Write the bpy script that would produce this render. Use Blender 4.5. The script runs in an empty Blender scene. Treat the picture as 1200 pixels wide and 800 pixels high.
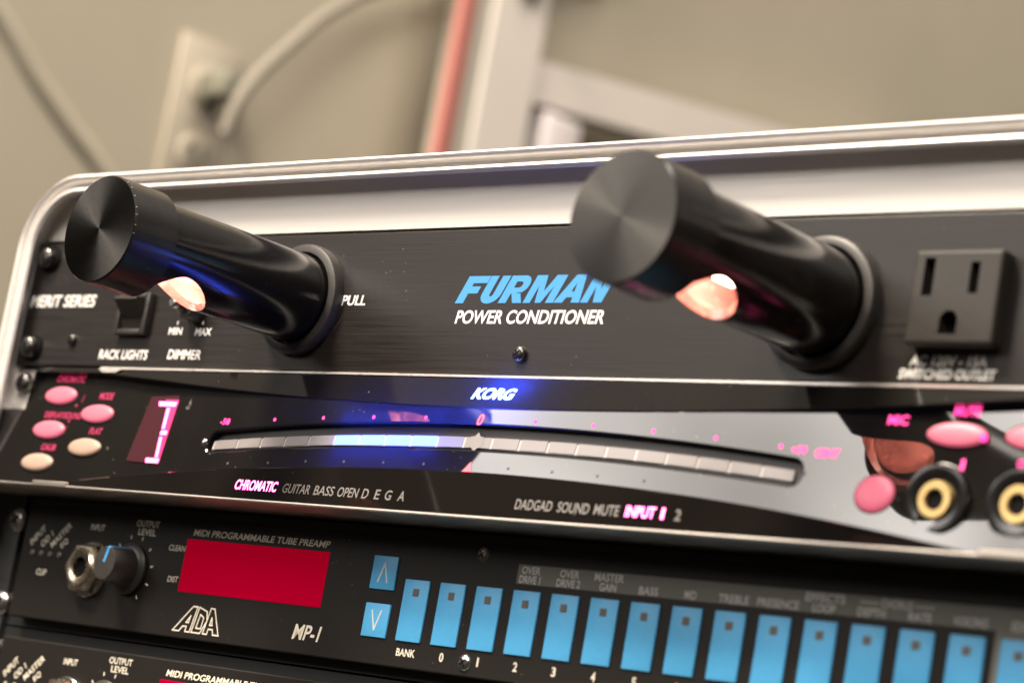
import bpy, bmesh, math, random
from mathutils import Vector, Matrix

S = 0.001                     # everything below is written in millimetres
D = bpy.data
SC = bpy.context.scene
COL = SC.collection
PI = math.pi

# ------------------------------------------------------------------ camera
cd = D.cameras.new("camera"); cam = D.objects.new("camera", cd); COL.objects.link(cam)
Rr = Vector((0.72808807, 0.66375355, 0.17122792))
Ru = Vector((-0.00639573, -0.24320265, 0.96995441))
Rf = Vector((-0.68545377, 0.70730736, 0.17282776))
Cp = Vector((491.20027622, -512.09719463, -159.39280484))
m = Matrix((Rr, Ru, -Rf)).transposed().to_4x4(); m.translation = Cp * S
cam.matrix_world = m
cd.sensor_fit = 'HORIZONTAL'; cd.sensor_width = 36.0
cd.lens = 36.0 * 2967.65 / 1200.0
cd.clip_start = 0.01; cd.clip_end = 50
cd.dof.use_dof = True; cd.dof.focus_distance = 0.746; cd.dof.aperture_fstop = 10.8
cd.dof.aperture_blades = 0
SC.camera = cam

# ------------------------------------------------------------------ light
SC.view_settings.view_transform = 'Standard'
SC.view_settings.look = 'None'
SC.view_settings.exposure = 0.0
SC.view_settings.gamma = 1.0
w = D.worlds.new("World"); SC.world = w; w.use_nodes = True
wn = w.node_tree; wn.nodes.clear()
wo = wn.nodes.new('ShaderNodeOutputWorld'); wb = wn.nodes.new('ShaderNodeBackground')
tc = wn.nodes.new('ShaderNodeTexCoord'); sx = wn.nodes.new('ShaderNodeSeparateXYZ')
rp = wn.nodes.new('ShaderNodeValToRGB'); mp = wn.nodes.new('ShaderNodeMapRange')
mp.inputs[1].default_value = -1; mp.inputs[2].default_value = 1
wn.links.new(tc.outputs['Generated'], sx.inputs[0]); wn.links.new(sx.outputs['Z'], mp.inputs[0])
wn.links.new(mp.outputs[0], rp.inputs[0]); wn.links.new(rp.outputs[0], wb.inputs[0]); wn.links.new(wb.outputs[0], wo.inputs[0])
e = rp.color_ramp.elements
e[0].position = 0.64; e[0].color = (0.075, 0.062, 0.05, 1)
e[1].position = 0.86; e[1].color = (0.60, 0.525, 0.44, 1)
wb.inputs[1].default_value = 0.68

def area_light(name, az, el, dist, sx_, sy_, power, col, target=(0, 0, -60)):
    """rectangular area light direction given from the rack front (az from -y towards +x)"""
    l = D.lights.new(name, 'AREA'); l.shape = 'RECTANGLE'; l.size = sx_; l.size_y = sy_
    l.energy = power; l.color = col
    o = D.objects.new(name, l); COL.objects.link(o)
    a, b = math.radians(az), math.radians(el)
    d = Vector((math.sin(a) * math.cos(b), -math.cos(a) * math.cos(b), math.sin(b)))
    o.location = Vector(target) * S + d * dist
    o.rotation_euler = d.to_track_quat('Z', 'Y').to_euler()
    return o
sb = area_light("room_softbox", -34.5, 21.0, 2.3, 1.20, 0.62, 16.0, (1.0, 0.93, 0.86))
sb.data.use_nodes = True     # a window-like lamp, unevenly bright across its face
ln = sb.data.node_tree; em = ln.nodes['Emission']
gm = ln.nodes.new('ShaderNodeNewGeometry'); nz = ln.nodes.new('ShaderNodeTexNoise'); mr = ln.nodes.new('ShaderNodeMapRange')
nz.inputs['Scale'].default_value = 2.3; nz.inputs['Detail'].default_value = 1
mr.inputs[1].default_value = 0.3; mr.inputs[2].default_value = 0.7; mr.inputs[3].default_value = 0.58; mr.inputs[4].default_value = 1.4
ln.links.new(gm.outputs['Parametric'], nz.inputs['Vector']); ln.links.new(nz.outputs[0], mr.inputs[0]); ln.links.new(mr.outputs[0], em.inputs['Strength'])
area_light("ceiling_lamp", -25, 57, 1.9, 0.55, 0.55, 125, (1.0, 0.86, 0.70), (-150, 0, 0))
area_light("side_fill", 24, 42, 2.2, 0.7, 0.7, 42, (1.0, 0.90, 0.80))  # added fill from the right, not a lamp of the room
area_light("wall_fill", 38, 42, 3.4, 1.4, 1.4, 84, (1.0, 0.90, 0.79), (-800, 2700, 300))  # added fill that brightens the background wall

# ------------------------------------------------------------------ materials
def mat(name, col, rough=0.5, metal=0.0, spec=0.5, emit=None, es=0.0, ior=None, coat=0.0, aniso=0.0,
        noise=None, bump=None, dust=0.0):
    m = D.materials.new(name); m.use_nodes = True
    nt = m.node_tree; b = nt.nodes['Principled BSDF']
    b.inputs['Base Color'].default_value = (*col, 1); b.inputs['Roughness'].default_value = rough
    b.inputs['Metallic'].default_value = metal; b.inputs['Specular IOR Level'].default_value = spec
    if ior: b.inputs['IOR'].default_value = ior
    b.inputs['Coat Weight'].default_value = coat; b.inputs['Coat Roughness'].default_value = 0.05
    b.inputs['Anisotropic'].default_value = aniso
    if emit:
        b.inputs['Emission Color'].default_value = (*emit, 1); b.inputs['Emission Strength'].default_value = es
    if noise:   # (scale xyz, colour amount, roughness amount)
        (scl, ca, ra) = noise
        t = nt.nodes.new('ShaderNodeTexCoord'); mpn = nt.nodes.new('ShaderNodeMapping'); n = nt.nodes.new('ShaderNodeTexNoise')
        mpn.inputs['Scale'].default_value = scl; n.inputs['Scale'].default_value = 1.0; n.inputs['Detail'].default_value = 6
        n.inputs['Roughness'].default_value = 0.65
        nt.links.new(t.outputs['Object'], mpn.inputs[0]); nt.links.new(mpn.outputs[0], n.inputs[0])
        r = nt.nodes.new('ShaderNodeMapRange'); r.inputs[1].default_value = 0.25; r.inputs[2].default_value = 0.75
        r.inputs[3].default_value = 1 - ca; r.inputs[4].default_value = 1 + ca
        nt.links.new(n.outputs[0], r.inputs[0])
        mx = nt.nodes.new('ShaderNodeVectorMath'); mx.operation = 'SCALE'; mx.inputs[0].default_value = col
        nt.links.new(r.outputs[0], mx.inputs['Scale']); nt.links.new(mx.outputs[0], b.inputs['Base Color'])
        if ra:
            r2 = nt.nodes.new('ShaderNodeMapRange'); r2.inputs[1].default_value = 0.25; r2.inputs[2].default_value = 0.75
            r2.inputs[3].default_value = max(0.02, rough - ra); r2.inputs[4].default_value = min(1, rough + ra)
            nt.links.new(n.outputs[0], r2.inputs[0]); nt.links.new(r2.outputs[0], b.inputs['Roughness'])
        if bump:
            bp = nt.nodes.new('ShaderNodeBump'); bp.inputs['Strength'].default_value = bump[0]; bp.inputs['Distance'].default_value = bump[1]
            nt.links.new(n.outputs[0], bp.inputs['Height']); nt.links.new(bp.outputs[0], b.inputs['Normal'])
    if dust:    # sparse pale specks of dust lying on the surface
        t = nt.nodes.new('ShaderNodeTexCoord'); n = nt.nodes.new('ShaderNodeTexVoronoi'); n.inputs['Scale'].default_value = 330
        n2 = nt.nodes.new('ShaderNodeTexNoise'); n2.inputs['Scale'].default_value = 45; n2.inputs['Detail'].default_value = 3
        nt.links.new(t.outputs['Object'], n.inputs['Vector']); nt.links.new(t.outputs['Object'], n2.inputs['Vector'])
        a = nt.nodes.new('ShaderNodeMapRange'); a.inputs[1].default_value = 0.045; a.inputs[2].default_value = 0.09; a.inputs[3].default_value = 1; a.inputs[4].default_value = 0
        b2 = nt.nodes.new('ShaderNodeMapRange'); b2.inputs[1].default_value = 0.52; b2.inputs[2].default_value = 0.66
        mu = nt.nodes.new('ShaderNodeMath'); mu.operation = 'MULTIPLY'; mu2 = nt.nodes.new('ShaderNodeMath'); mu2.operation = 'MULTIPLY'; mu2.inputs[1].default_value = dust
        nt.links.new(n.outputs['Distance'], a.inputs[0]); nt.links.new(n2.outputs[0], b2.inputs[0])
        nt.links.new(a.outputs[0], mu.inputs[0]); nt.links.new(b2.outputs[0], mu.inputs[1]); nt.links.new(mu.outputs[0], mu2.inputs[0])
        mix = nt.nodes.new('ShaderNodeMix'); mix.data_type = 'RGBA'; mix.inputs[7].default_value = (0.42, 0.40, 0.37, 1)
        src = b.inputs['Base Color']
        if src.links: nt.links.new(src.links[0].from_socket, mix.inputs[6])
        else: mix.inputs[6].default_value = (*col, 1)
        nt.links.new(mu2.outputs[0], mix.inputs[0]); nt.links.new(mix.outputs[2], b.inputs['Base Color'])
    return m

def tangent(m, axis='Y'):
    nt = m.node_tree; t = nt.nodes.new('ShaderNodeTangent'); t.direction_type = 'RADIAL'; t.axis = axis
    nt.links.new(t.outputs[0], nt.nodes['Principled BSDF'].inputs['Tangent'])

M = {}
M['brushed'] = mat('brushed_black_anodised', (0.013, 0.0105, 0.0095), 0.40, 0.0, 0.38, noise=((25, 25, 1600), 0.5, 0.12), bump=(0.25, 0.0001), dust=0.35)
M['black_tube'] = mat('black_anodised_tube', (0.006, 0.0055, 0.0055), 0.17, 0.0, 0.6, noise=((300, 60, 300), 0.2, 0.04), dust=0.4)
M['cap_metal'] = mat('spun_black_cap', (0.054, 0.051, 0.047), 0.30, 1.0, 0.5, aniso=0.85, noise=((900, 900, 900), 0.10, 0.03))
tangent(M['cap_metal'], 'Y')
M['cap_side'] = mat('black_cap_side', (0.013, 0.012, 0.0115), 0.24, 0.0, 0.6, noise=((60, 900, 60), 0.2, 0.04), dust=0.3)
M['chip'] = mat('worn_edge_metal', (0.55, 0.53, 0.50), 0.35, 1.0)
M['ring'] = mat('black_plastic_ring', (0.030, 0.027, 0.025), 0.45, 0.0, 0.5, noise=((500, 500, 500), 0.2, 0.05))
M['plastic'] = mat('black_plastic', (0.030, 0.028, 0.026), 0.40, 0.0, 0.5, noise=((700, 700, 700), 0.2, 0.06), dust=0.3)
M['outlet'] = mat('dark_outlet_plastic', (0.026, 0.023, 0.0195), 0.42, 0.0, 0.4, noise=((500, 500, 500), 0.15, 0.05))
M['void'] = mat('dark_void', (0.004, 0.004, 0.004), 0.8, 0, 0.1)
M['alu'] = mat('brushed_aluminium', (0.84, 0.81, 0.78), 0.45, 0.30, 0.5, noise=((12, 400, 900), 0.06, 0.08), bump=(0.10, 0.0001))
M['alu_plate'] = mat('satin_aluminium_plate', (0.67, 0.635, 0.60), 0.50, 0.35, 0.5, noise=((14, 300, 500), 0.05, 0.08))
M['alu_dark'] = mat('dull_trim_metal', (0.62, 0.56, 0.50), 0.35, 0.9, 0.5, noise=((30, 300, 300), 0.15, 0.08))
M['edge_glint'] = mat('bright_edge_line', (0.90, 0.86, 0.82), 0.28, 0.6, 0.5, noise=((40, 400, 400), 0.08, 0.05))
M['shell'] = mat('dark_case_shell', (0.03, 0.03, 0.03), 0.55, noise=((200, 200, 200), 0.3, 0.1))
M['gloss'] = mat('black_gloss_acrylic', (0.009, 0.008, 0.0075), 0.025, 0.0, 0.5, ior=1.8, noise=((35, 35, 35), 0.2, 0.012), dust=0.55)
M['gloss_strip'] = mat('black_gloss_strip', (0.008, 0.007, 0.006), 0.075, 0.0, 0.5, ior=1.5, dust=0.55)
M['slot'] = mat('satin_black_slot', (0.012, 0.011, 0.012), 0.45)
M['gloss_lower'] = mat('dull_lower_strip', (0.006, 0.005, 0.0045), 0.06, 0.0, 0.04, ior=1.45, dust=0.5)  # sheen cut down to imitate a darker reflection than the other strips
def smoked(m, t):
    nt = m.node_tree; b = nt.nodes['Principled BSDF']; o = nt.nodes['Material Output']
    tr = nt.nodes.new('ShaderNodeBsdfTranslucent'); tr.inputs[0].default_value = (t, t, t, 1)
    ad = nt.nodes.new('ShaderNodeAddShader'); nt.links.new(b.outputs[0], ad.inputs[0]); nt.links.new(tr.outputs[0], ad.inputs[1]); nt.links.new(ad.outputs[0], o.inputs['Surface'])
smoked(M['gloss'], 0.02); smoked(M['gloss_strip'], 0.007)
M['white_ink'] = mat('white_ink', (0.80, 0.79, 0.77), 0.55, noise=((1500, 1500, 1500), 0.08, 0))
M['cream_ink'] = mat('cream_ink', (0.78, 0.72, 0.60), 0.6, noise=((1500, 1500, 1500), 0.10, 0))
M['grey_ink'] = mat('grey_ink', (0.11, 0.10, 0.095), 0.5)
M['dim_red_ink'] = mat('dim_red_legend', (0.25, 0.02, 0.06), 0.4, emit=(1.0, 0.03, 0.16), es=0.55)
M['blue_ink'] = mat('sky_blue_ink', (0.05, 0.27, 0.58), 0.5, noise=((900, 900, 900), 0.06, 0))
M['red_led'] = mat('red_led', (0.3, 0.02, 0.05), 0.4, emit=(1.0, 0.05, 0.28), es=3.2)
M['red_led_hot'] = mat('bright_red_led', (0.3, 0.05, 0.1), 0.4, emit=(1.0, 0.12, 0.42), es=9.0)
M['red_mark'] = mat('lit_red_mark', (0.3, 0.05, 0.05), 0.4, emit=(1.0, 0.08, 0.10), es=4.0)
M['blue_led'] = mat('blue_led', (0.04, 0.07, 0.3), 0.4, emit=(0.07, 0.105, 1.0), es=7.4)
M['blue_glow'] = mat('half_lit_blue_led', (0.19, 0.185, 0.24), 0.35, emit=(0.12, 0.20, 1.0), es=0.30)
M['blue_logo'] = mat('backlit_logo', (0.4, 0.5, 0.9), 0.4, emit=(0.14, 0.30, 1.0), es=12.0)
M['bar'] = mat('milky_led_lens', (0.24, 0.226, 0.23), 0.30, 0, 0.5, noise=((300, 300, 300), 0.06, 0.04))
M['bar_tick'] = mat('clear_lens_divider', (0.46, 0.43, 0.42), 0.25)
M['btn_pink'] = mat('lit_rubber_button', (0.34, 0.10, 0.125), 0.45, emit=(1.0, 0.16, 0.28), es=0.55, noise=((250, 250, 250), 0.06, 0.03))
M['btn_pale'] = mat('pale_rubber_button', (0.37, 0.255, 0.20), 0.45, noise=((250, 250, 250), 0.06, 0.03))
M['digit_glass'] = mat('red_digit_window', (0.035, 0.015, 0.015), 0.12, emit=(1.0, 0.06, 0.25), es=0.05)  # faint emission stands in for the digit's glow on the glass
M['digit_halo'] = mat('red_digit_halo', (0.3, 0.03, 0.08), 0.4, emit=(1.0, 0.015, 0.20), es=0.95)
M['gold'] = mat('brass_jack', (0.85, 0.62, 0.28), 0.45, 1.0, noise=((400, 400, 400), 0.12, 0.06))
M['nickel'] = mat('worn_nickel', (0.74, 0.64, 0.50), 0.26, 1.0, noise=((350, 350, 350), 0.2, 0.08))
M['steel'] = mat('steel', (0.60, 0.58, 0.55), 0.25, 1.0, noise=((400, 400, 400), 0.15, 0.06))
M['nickel_dark'] = mat('dark_nickel_screw', (0.28, 0.26, 0.23), 0.3, 1.0)
M['black_screw'] = mat('black_oxide_screw', (0.10, 0.095, 0.09), 0.26, 0.9, noise=((400, 400, 400), 0.2, 0.06))
M['panel'] = mat('black_powder_coat', (0.0095, 0.0075, 0.006), 0.50, 0, 0.28, noise=((1300, 1300, 1300), 0.30, 0.06), bump=(0.15, 0.0001), dust=0.35)
M['ear'] = mat('dark_rack_ear', (0.012, 0.012, 0.012), 0.5, noise=((600, 600, 600), 0.3, 0.06))
M['display'] = mat('red_display_window', (0.22, 0.0, 0.016), 0.6, 0, 0.0, emit=(1, 0.0, 0.035), es=0.24, noise=((700, 700, 700), 0.05, 0.03))
M['blue_button'] = mat('blue_membrane_button', (0.10, 0.47, 0.86), 0.45, 0, 0.4, noise=((500, 500, 500), 0.05, 0.04))
M['led_off'] = mat('unlit_led', (0.15, 0.135, 0.12), 0.3)
M['label_grey'] = mat('grey_label_band', (0.17, 0.17, 0.142), 0.5, noise=((600, 600, 600), 0.06, 0.03))
M['bulb'] = mat('warm_bulb', (1, 0.8, 0.6), 0.4, emit=(1.0, 0.64, 0.52), es=24.0)
M['sleeve'] = mat('coppery_reflector', (0.97, 0.63, 0.57), 0.24, 0.6, emit=None, noise=((130, 90, 130), 0.25, 0.10), bump=(0.5, 0.0012))
M['wall'] = mat('beige_wall_paint', (0.372, 0.337, 0.265), 0.75, 0, 0.3, noise=((6, 6, 6), 0.05, 0.04), bump=(0.1, 0.001))
M['plate'] = mat('ivory_wall_plate', (0.38, 0.342, 0.278), 0.4)
M['socket_hole'] = mat('socket_face_dark', (0.15,0.15,0.115), 0.5)
M['cord_grey'] = mat('grey_cord', (0.20, 0.18, 0.148), 0.7)
M['band_beige'] = mat('beige_band', (0.335, 0.305, 0.24), 0.6)
M['white_wood'] = mat('white_painted_wood', (0.66, 0.61, 0.56), 0.5, noise=((8, 8, 8), 0.04, 0.04))
M['pale_grey'] = mat('pale_grey_shade', (0.40, 0.375, 0.32), 0.6)
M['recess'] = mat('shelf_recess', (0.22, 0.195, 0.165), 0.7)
M['red_paint'] = mat('faded_red_paint', (0.42, 0.15, 0.125), 0.5, noise=((10, 10, 10), 0.06, 0.04))
M['bin'] = mat('white_plastic_bin', (0.60, 0.55, 0.56), 0.4)

# ------------------------------------------------------------------ helpers
def thing(name, loc, label, cat, group=None):
    o = D.objects.new(name, None); COL.objects.link(o); o.empty_display_size = 0.02
    o.location = Vector(loc) * S; o['label'] = label; o['category'] = cat
    if group: o['group'] = group
    return o

def root_of(o):
    while o.parent: o = o.parent
    return o

def finish(name, bm, material, parent=None, smooth=False, sharp=35, label=None, kind=None):
    """bm is in world millimetres; becomes one mesh object, child of parent"""
    org = root_of(parent).location.copy() if parent else Vector((0, 0, 0))
    for v in bm.verts: v.co = v.co * S - org
    me = D.meshes.new(name); bm.to_mesh(me); bm.free()
    for mm in (material if isinstance(material, (list, tuple)) else [material]): me.materials.append(mm)
    if smooth:
        me.polygons.foreach_set('use_smooth', [True] * len(me.polygons))
        me.set_sharp_from_angle(angle=math.radians(sharp))
    o = D.objects.new(name, me); COL.objects.link(o)
    if parent: o.parent = parent
    if label: o['label'] = label
    if kind: o['kind'] = kind
    return o

def box(bm, x0, x1, y0, y1, z0, z1, bev=0.0, seg=2, mi=0):
    r = bmesh.ops.create_cube(bm, size=1.0)
    vs = r['verts']
    for v in vs:
        v.co = Vector((x0 + (v.co.x + .5) * (x1 - x0), y0 + (v.co.y + .5) * (y1 - y0), z0 + (v.co.z + .5) * (z1 - z0)))
    fs = set(f for v in vs for f in v.link_faces)
    for f in fs: f.material_index = mi
    if bev > 0:
        es = list(set(ed for v in vs for ed in v.link_edges))
        bmesh.ops.bevel(bm, geom=es, offset=bev, segments=seg, profile=0.5, affect='EDGES')

def lathe(bm, c, prof, n=48, axis='y', mi=0, cap0=True, cap1=True, ell=(1, 1)):
    """prof = [(r, t)...]; t runs along the axis from the centre c (for axis y, t is world y)"""
    rings = []
    for r, t in prof:
        ring = []
        for i in range(n):
            a = 2 * PI * i / n
            u, v = r * math.cos(a) * ell[0], r * math.sin(a) * ell[1]
            if axis == 'y': co = (c[0] + u, t, c[1] + v)
            elif axis == 'x': co = (t, c[0] + u, c[1] + v)
            else: co = (c[0] + u, c[1] + v, t)
            ring.append(bm.verts.new(co))
        rings.append(ring)
    fs = []
    for a, b in zip(rings, rings[1:]):
        for i in range(n):
            j = (i + 1) % n
            fs.append(bm.faces.new((a[i], a[j], b[j], b[i])))
    if cap0: fs.append(bm.faces.new(rings[0][::-1]))
    if cap1: fs.append(bm.faces.new(rings[-1]))
    for f in fs: f.material_index = mi
    return rings

def fixn(bm): bmesh.ops.recalc_face_normals(bm, faces=bm.faces[:])

def tube(bm, pts, r, n=12):
    P = [Vector(p) for p in pts]; rings = []
    for i, p in enumerate(P):
        d = (P[min(i + 1, len(P) - 1)] - P[max(i - 1, 0)]).normalized()
        a = d.cross(Vector((0, 0, 1)));
        if a.length < 1e-3: a = d.cross(Vector((1, 0, 0)))
        a.normalize(); b = d.cross(a).normalized()
        rings.append([bm.verts.new(p + a * r * math.cos(2 * PI * k / n) + b * r * math.sin(2 * PI * k / n)) for k in range(n)])
    for A, B in zip(rings, rings[1:]):
        for k in range(n):
            j = (k + 1) % n; bm.faces.new((A[k], A[j], B[j], B[k]))
    bm.faces.new(rings[0][::-1]); bm.faces.new(rings[-1]); fixn(bm)

def spline(pts, n=8):
    P = [Vector(p) for p in pts]; out = []
    for i in range(len(P) - 1):
        a, b, c, d = P[max(i - 1, 0)], P[i], P[i + 1], P[min(i + 2, len(P) - 1)]
        for k in range(n):
            t = k / n
            out.append(0.5 * ((2 * b) + (c - a) * t + (2 * a - 5 * b + 4 * c - d) * t * t + (3 * b - a - 3 * c + d) * t ** 3))
    out.append(P[-1]); return out

def boolean(o, cutter):
    md = o.modifiers.new('cut', 'BOOLEAN'); md.operation = 'DIFFERENCE'; md.object = cutter; md.solver = 'EXACT'
    dg = bpy.context.evaluated_depsgraph_get(); dg.update()
    me = D.meshes.new_from_object(o.evaluated_get(dg)); o.modifiers.clear(); o.data = me
    D.objects.remove(cutter)

# ---- lettering: (polygons in a unit frame, then placed on a front surface)
_cache = {}
def glyphs(s, bold):
    k = (s, bold)
    if k in _cache: return _cache[k]
    cu = D.curves.new('t', 'FONT'); cu.body = s; cu.fill_mode = 'BOTH'; cu.offset = bold if bold >= .03 else min(bold, .012) + 0.010; cu.resolution_u = 4
    o = D.objects.new('t', cu); COL.objects.link(o)
    dg = bpy.context.evaluated_depsgraph_get(); dg.update()
    me = D.meshes.new_from_object(o.evaluated_get(dg))
    vs = [(v.co.x, v.co.y) for v in me.vertices]; fs = [tuple(p.vertices) for p in me.polygons]
    D.objects.remove(o); D.curves.remove(cu); D.meshes.remove(me)
    x0 = min(v[0] for v in vs); x1 = max(v[0] for v in vs); y0 = min(v[1] for v in vs); y1 = max(v[1] for v in vs)
    vs = [((x - x0) / (x1 - x0), (y - y0) / max(y1 - y0, 1e-6)) for x, y in vs]
    _cache[k] = (vs, fs); return _cache[k]

class Printer:
    """prints every word, dot or mark as a mesh part of its own"""
    def __init__(s, name, material, parent): s.a = (name, material, parent)
    def __call__(s, fn, *a, **k):
        bm = bmesh.new(); fn(bm, *a, **k); n, m_, p = s.a
        n = {'lathe': 'scale_dot', 'dot': 'scale_dot', 'stroke': 'printed_mark', 'poly': 'printed_mark'}.get(fn.__name__, n)
        if fn.__name__ in ('lathe', 'dot'): fixn(bm)
        return finish(n, bm, m_, p)
# front surfaces of the tuner: y as a function of (x, z)
def lin(z, y0, z0, y1, z1): return y0 + (y1 - y0) * (z - z0) / (z1 - z0)
def UP(x, z): return lin(z, -1.0, -45.0, -5.5, -53.5)
FACE_R = 2000.0      # the glossy face bulges gently outwards
def bulge(x):        # flattens out again over the end pods
    a = abs(x)
    if a < 150: return a * a / (2 * FACE_R) - 3.0
    t = min(a - 150, 20.0); return 150 * 150 / (2 * FACE_R) - 3.0 + 0.075 * (t - t * t / 40.0)
def MN(x, z): return lin(z, -3.5, -53.5, -7.4, -76.0) + bulge(x)
def adj(x, z):       # layout was measured on the flat chord plane; carry it onto the bulged face
    d = bulge(x); k = d / 507.0
    return x + (x - 491.0) * k, z + (z + 159.0) * k
def LO(x, z): return lin(z, -12.0, -75.0, -19.0, -88.5)

def put(bm, vs, fs, x0, x1, z0, z1, surf=None, shear=0.0, off=0.06, rot=0.0, mi=0):
    """unit frame -> [x0,x1] x [z0,z1] (base line z0), lean = shear, laid on surf(x, z)"""
    cx, cz = (x0 + x1) / 2, (z0 + z1) / 2; out = []
    h = z1 - z0
    for u, v in vs:
        x = x0 + u * (x1 - x0) + (v - .5) * h * shear; z = z0 + v * h
        if rot:
            c, s_ = math.cos(rot), math.sin(rot); dx, dz = x - cx, z - cz
            x, z = cx + dx * c - dz * s_, cz + dx * s_ + dz * c
        if surf is MN: x, z = adj(x, z)
        y = (surf(x, z) if surf else 0.0) - off
        out.append(bm.verts.new((x, y, z)))
    for f in fs:
        try: fc = bm.faces.new([out[i] for i in f]); fc.material_index = mi
        except ValueError: pass

def text(bm, s, x0, x1, z0, z1, surf=None, shear=0.0, bold=0.0, off=0.06, rot=0.0, mi=0):
    vs, fs = glyphs(s, bold); put(bm, vs, fs, x0, x1, z0, z1, surf, shear, off, rot, mi)

def ctext(bm, s, cx, cz, h, wpc=0.62, **k):
    wd = h * wpc * sum(.42 if c in '1I' else 1 for c in s); text(bm, s, cx - wd / 2, cx + wd / 2, cz - h / 2, cz + h / 2, **k)

def poly(bm, pts, surf=None, off=0.06, mi=0):
    if surf and surf is MN: pts = [adj(*q) for q in pts]
    vs = [bm.verts.new((x, (surf(x, z) if surf else 0.0) - off, z)) for x, z in pts]
    f = bm.faces.new(vs); f.material_index = mi
    a = sum(pts[i][0] * pts[(i + 1) % len(pts)][1] - pts[(i + 1) % len(pts)][0] * pts[i][1] for i in range(len(pts)))
    if a < 0: f.normal_flip()
    return f

def stroke(bm, pts, wd, surf=None, off=0.06, close=False, mi=0):
    n = len(pts)
    for i in range(n if close else n - 1):
        a = Vector(pts[i]); b = Vector(pts[(i + 1) % n]); d = (b - a).normalized(); q = Vector((-d.y, d.x)) * wd / 2
        a = a - d * wd / 2; b = b + d * wd / 2
        poly(bm, [tuple(a + q), tuple(b + q), tuple(b - q), tuple(a - q)], surf, off + 0.002 * i, mi)

def screw_head(name, c, y, r, h, parent, material, cross=True, washer=0):
    bm = bmesh.new()
    prof = [(r, y), (r, y - h * .45), (r * .93, y - h * .72), (r * .72, y - h * .93), (r * .42, y - h)]
    lathe(bm, c, prof, 28, cap0=False)
    fixn(bm)
    o = finish(name, bm, material, parent, smooth=True, sharp=50)
    if cross:
        b2 = bmesh.new(); L = r * .55; t = r * .13
        box(b2, c[0] - L, c[0] + L, y - h - .03, y - h + .5, c[1] - t, c[1] + t)
        box(b2, c[0] - t, c[0] + t, y - h - .036, y - h + .5, c[1] - L, c[1] + L)
        for v in b2.verts:
            a = .6; dx, dz = v.co.x - c[0], v.co.z - c[1]
            v.co.x = c[0] + dx * math.cos(a) - dz * math.sin(a); v.co.z = c[1] + dx * math.sin(a) + dz * math.cos(a)
        finish('cross_slot', b2, M['void'], o)
    return o

def copy_tree(o, parent=None):
    c = o.copy(); COL.objects.link(c)
    if parent: c.parent = parent
    for ch in list(o.children): copy_tree(ch, c)
    return c

U = 44.45

# ================================================================== background
wall = bmesh.new(); box(wall, -950, -850, 60, 4200, -1600, 2200)
o = finish('wall', wall, M['wall']); o['label'] = 'plain beige painted wall behind the rack'; o['category'] = 'wall'

wp = thing('wall_outlet', (-850, 529, 245), 'ivory outlet plate with two dark sockets on the beige wall', 'outlet')
bm = bmesh.new(); box(bm, -850, -846, 503, 555, 180, 303, 1.5); finish('cover_plate', bm, M['plate'], wp, True)
for z in (271, 224):
    bm = bmesh.new(); lathe(bm, (530, z), [(15, -845.5), (15, -843.2), (13.5, -842.6)], 24, 'x'); fixn(bm)
    fc = finish('socket_face', bm, M['plate'], wp, True)
    bm = bmesh.new()
    box(bm, -843, -842.2, 521, 526, z - 4, z + 7); box(bm, -843, -842.2, 534, 539, z - 4, z + 7); lathe(bm, (530, z - 8), [(4, -843), (4, -842.2)], 12, 'x')
    finish('socket_slots', bm, M['socket_hole'], fc)

pc = thing('plugged_cord', (-842, 531, 268), 'grey power cord plugged into the wall outlet and rising to the right', 'cord')
bm = bmesh.new(); tube(bm, spline([(-815, 528, 236), (-812, 532, 262), (-815, 547, 285), (-818, 569, 311), (-820, 594, 340), (-822, 618, 361), (-824, 640, 378), (-826, 720, 425), (-828, 900, 500)]), 4.6)
finish('cable', bm, M['cord_grey'], pc, True)
bm = bmesh.new(); box(bm, -842, -818, 521, 540, 261, 281, 4, 3); finish('plug', bm, M['socket_hole'], pc, True)

bm = bmesh.new(); tube(bm, spline([(-857, 240, 345), (-857, 300, 302), (-857, 360, 263), (-857, 394, 236), (-857, 428, 213), (-857, 470, 186), (-857, 560, 110)]), 11)  # raised diagonal band, slightly darker than the wall
o = finish('wall_band', bm, M['band_beige'], None, True); o['label'] = 'slightly darker beige band running diagonally down the wall left of the outlet plate'; o['category'] = 'cord'

wf = thing('shelf_unit', (-800, 760, -600), 'white painted shelf unit with an upright post and a sloping rail', 'shelf unit')
bm = bmesh.new(); box(bm, -818, -800, 741, 798, -600, 900, 2); finish('post', bm, M['white_wood'], wf)
bm = bmesh.new(); box(bm, -834, -803, 728, 740.5, -600, 900, 1); finish('shade_strip', bm, M['pale_grey'], wf, True)  # grey strip stands in for the shadow between red and white
bm = bmesh.new()
vs = [(798.5, 379), (1300, 448), (1300, 408), (798.5, 346)]
A = [bm.verts.new((-803, y, z)) for y, z in vs]; B = [bm.verts.new((-828, y, z)) for y, z in vs]
bm.faces.new(A); bm.faces.new(B[::-1])
for i in range(4): bm.faces.new((A[i], A[(i + 1) % 4], B[(i + 1) % 4], B[i]))
fixn(bm); finish('rail', bm, M['white_wood'], wf)
bm = bmesh.new(); box(bm, -849, -842, 799, 1300, -600, 346, 0); finish('back_panel', bm, M['recess'], wf)  # gap under the rail: its darkness is put into this panel's colour
bm = bmesh.new(); lathe(bm, (772, 432), [(12, -799), (12, -791), (9, -788)], 20, 'x'); fixn(bm); finish('door_knob', bm, M['recess'], wf, True)

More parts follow.
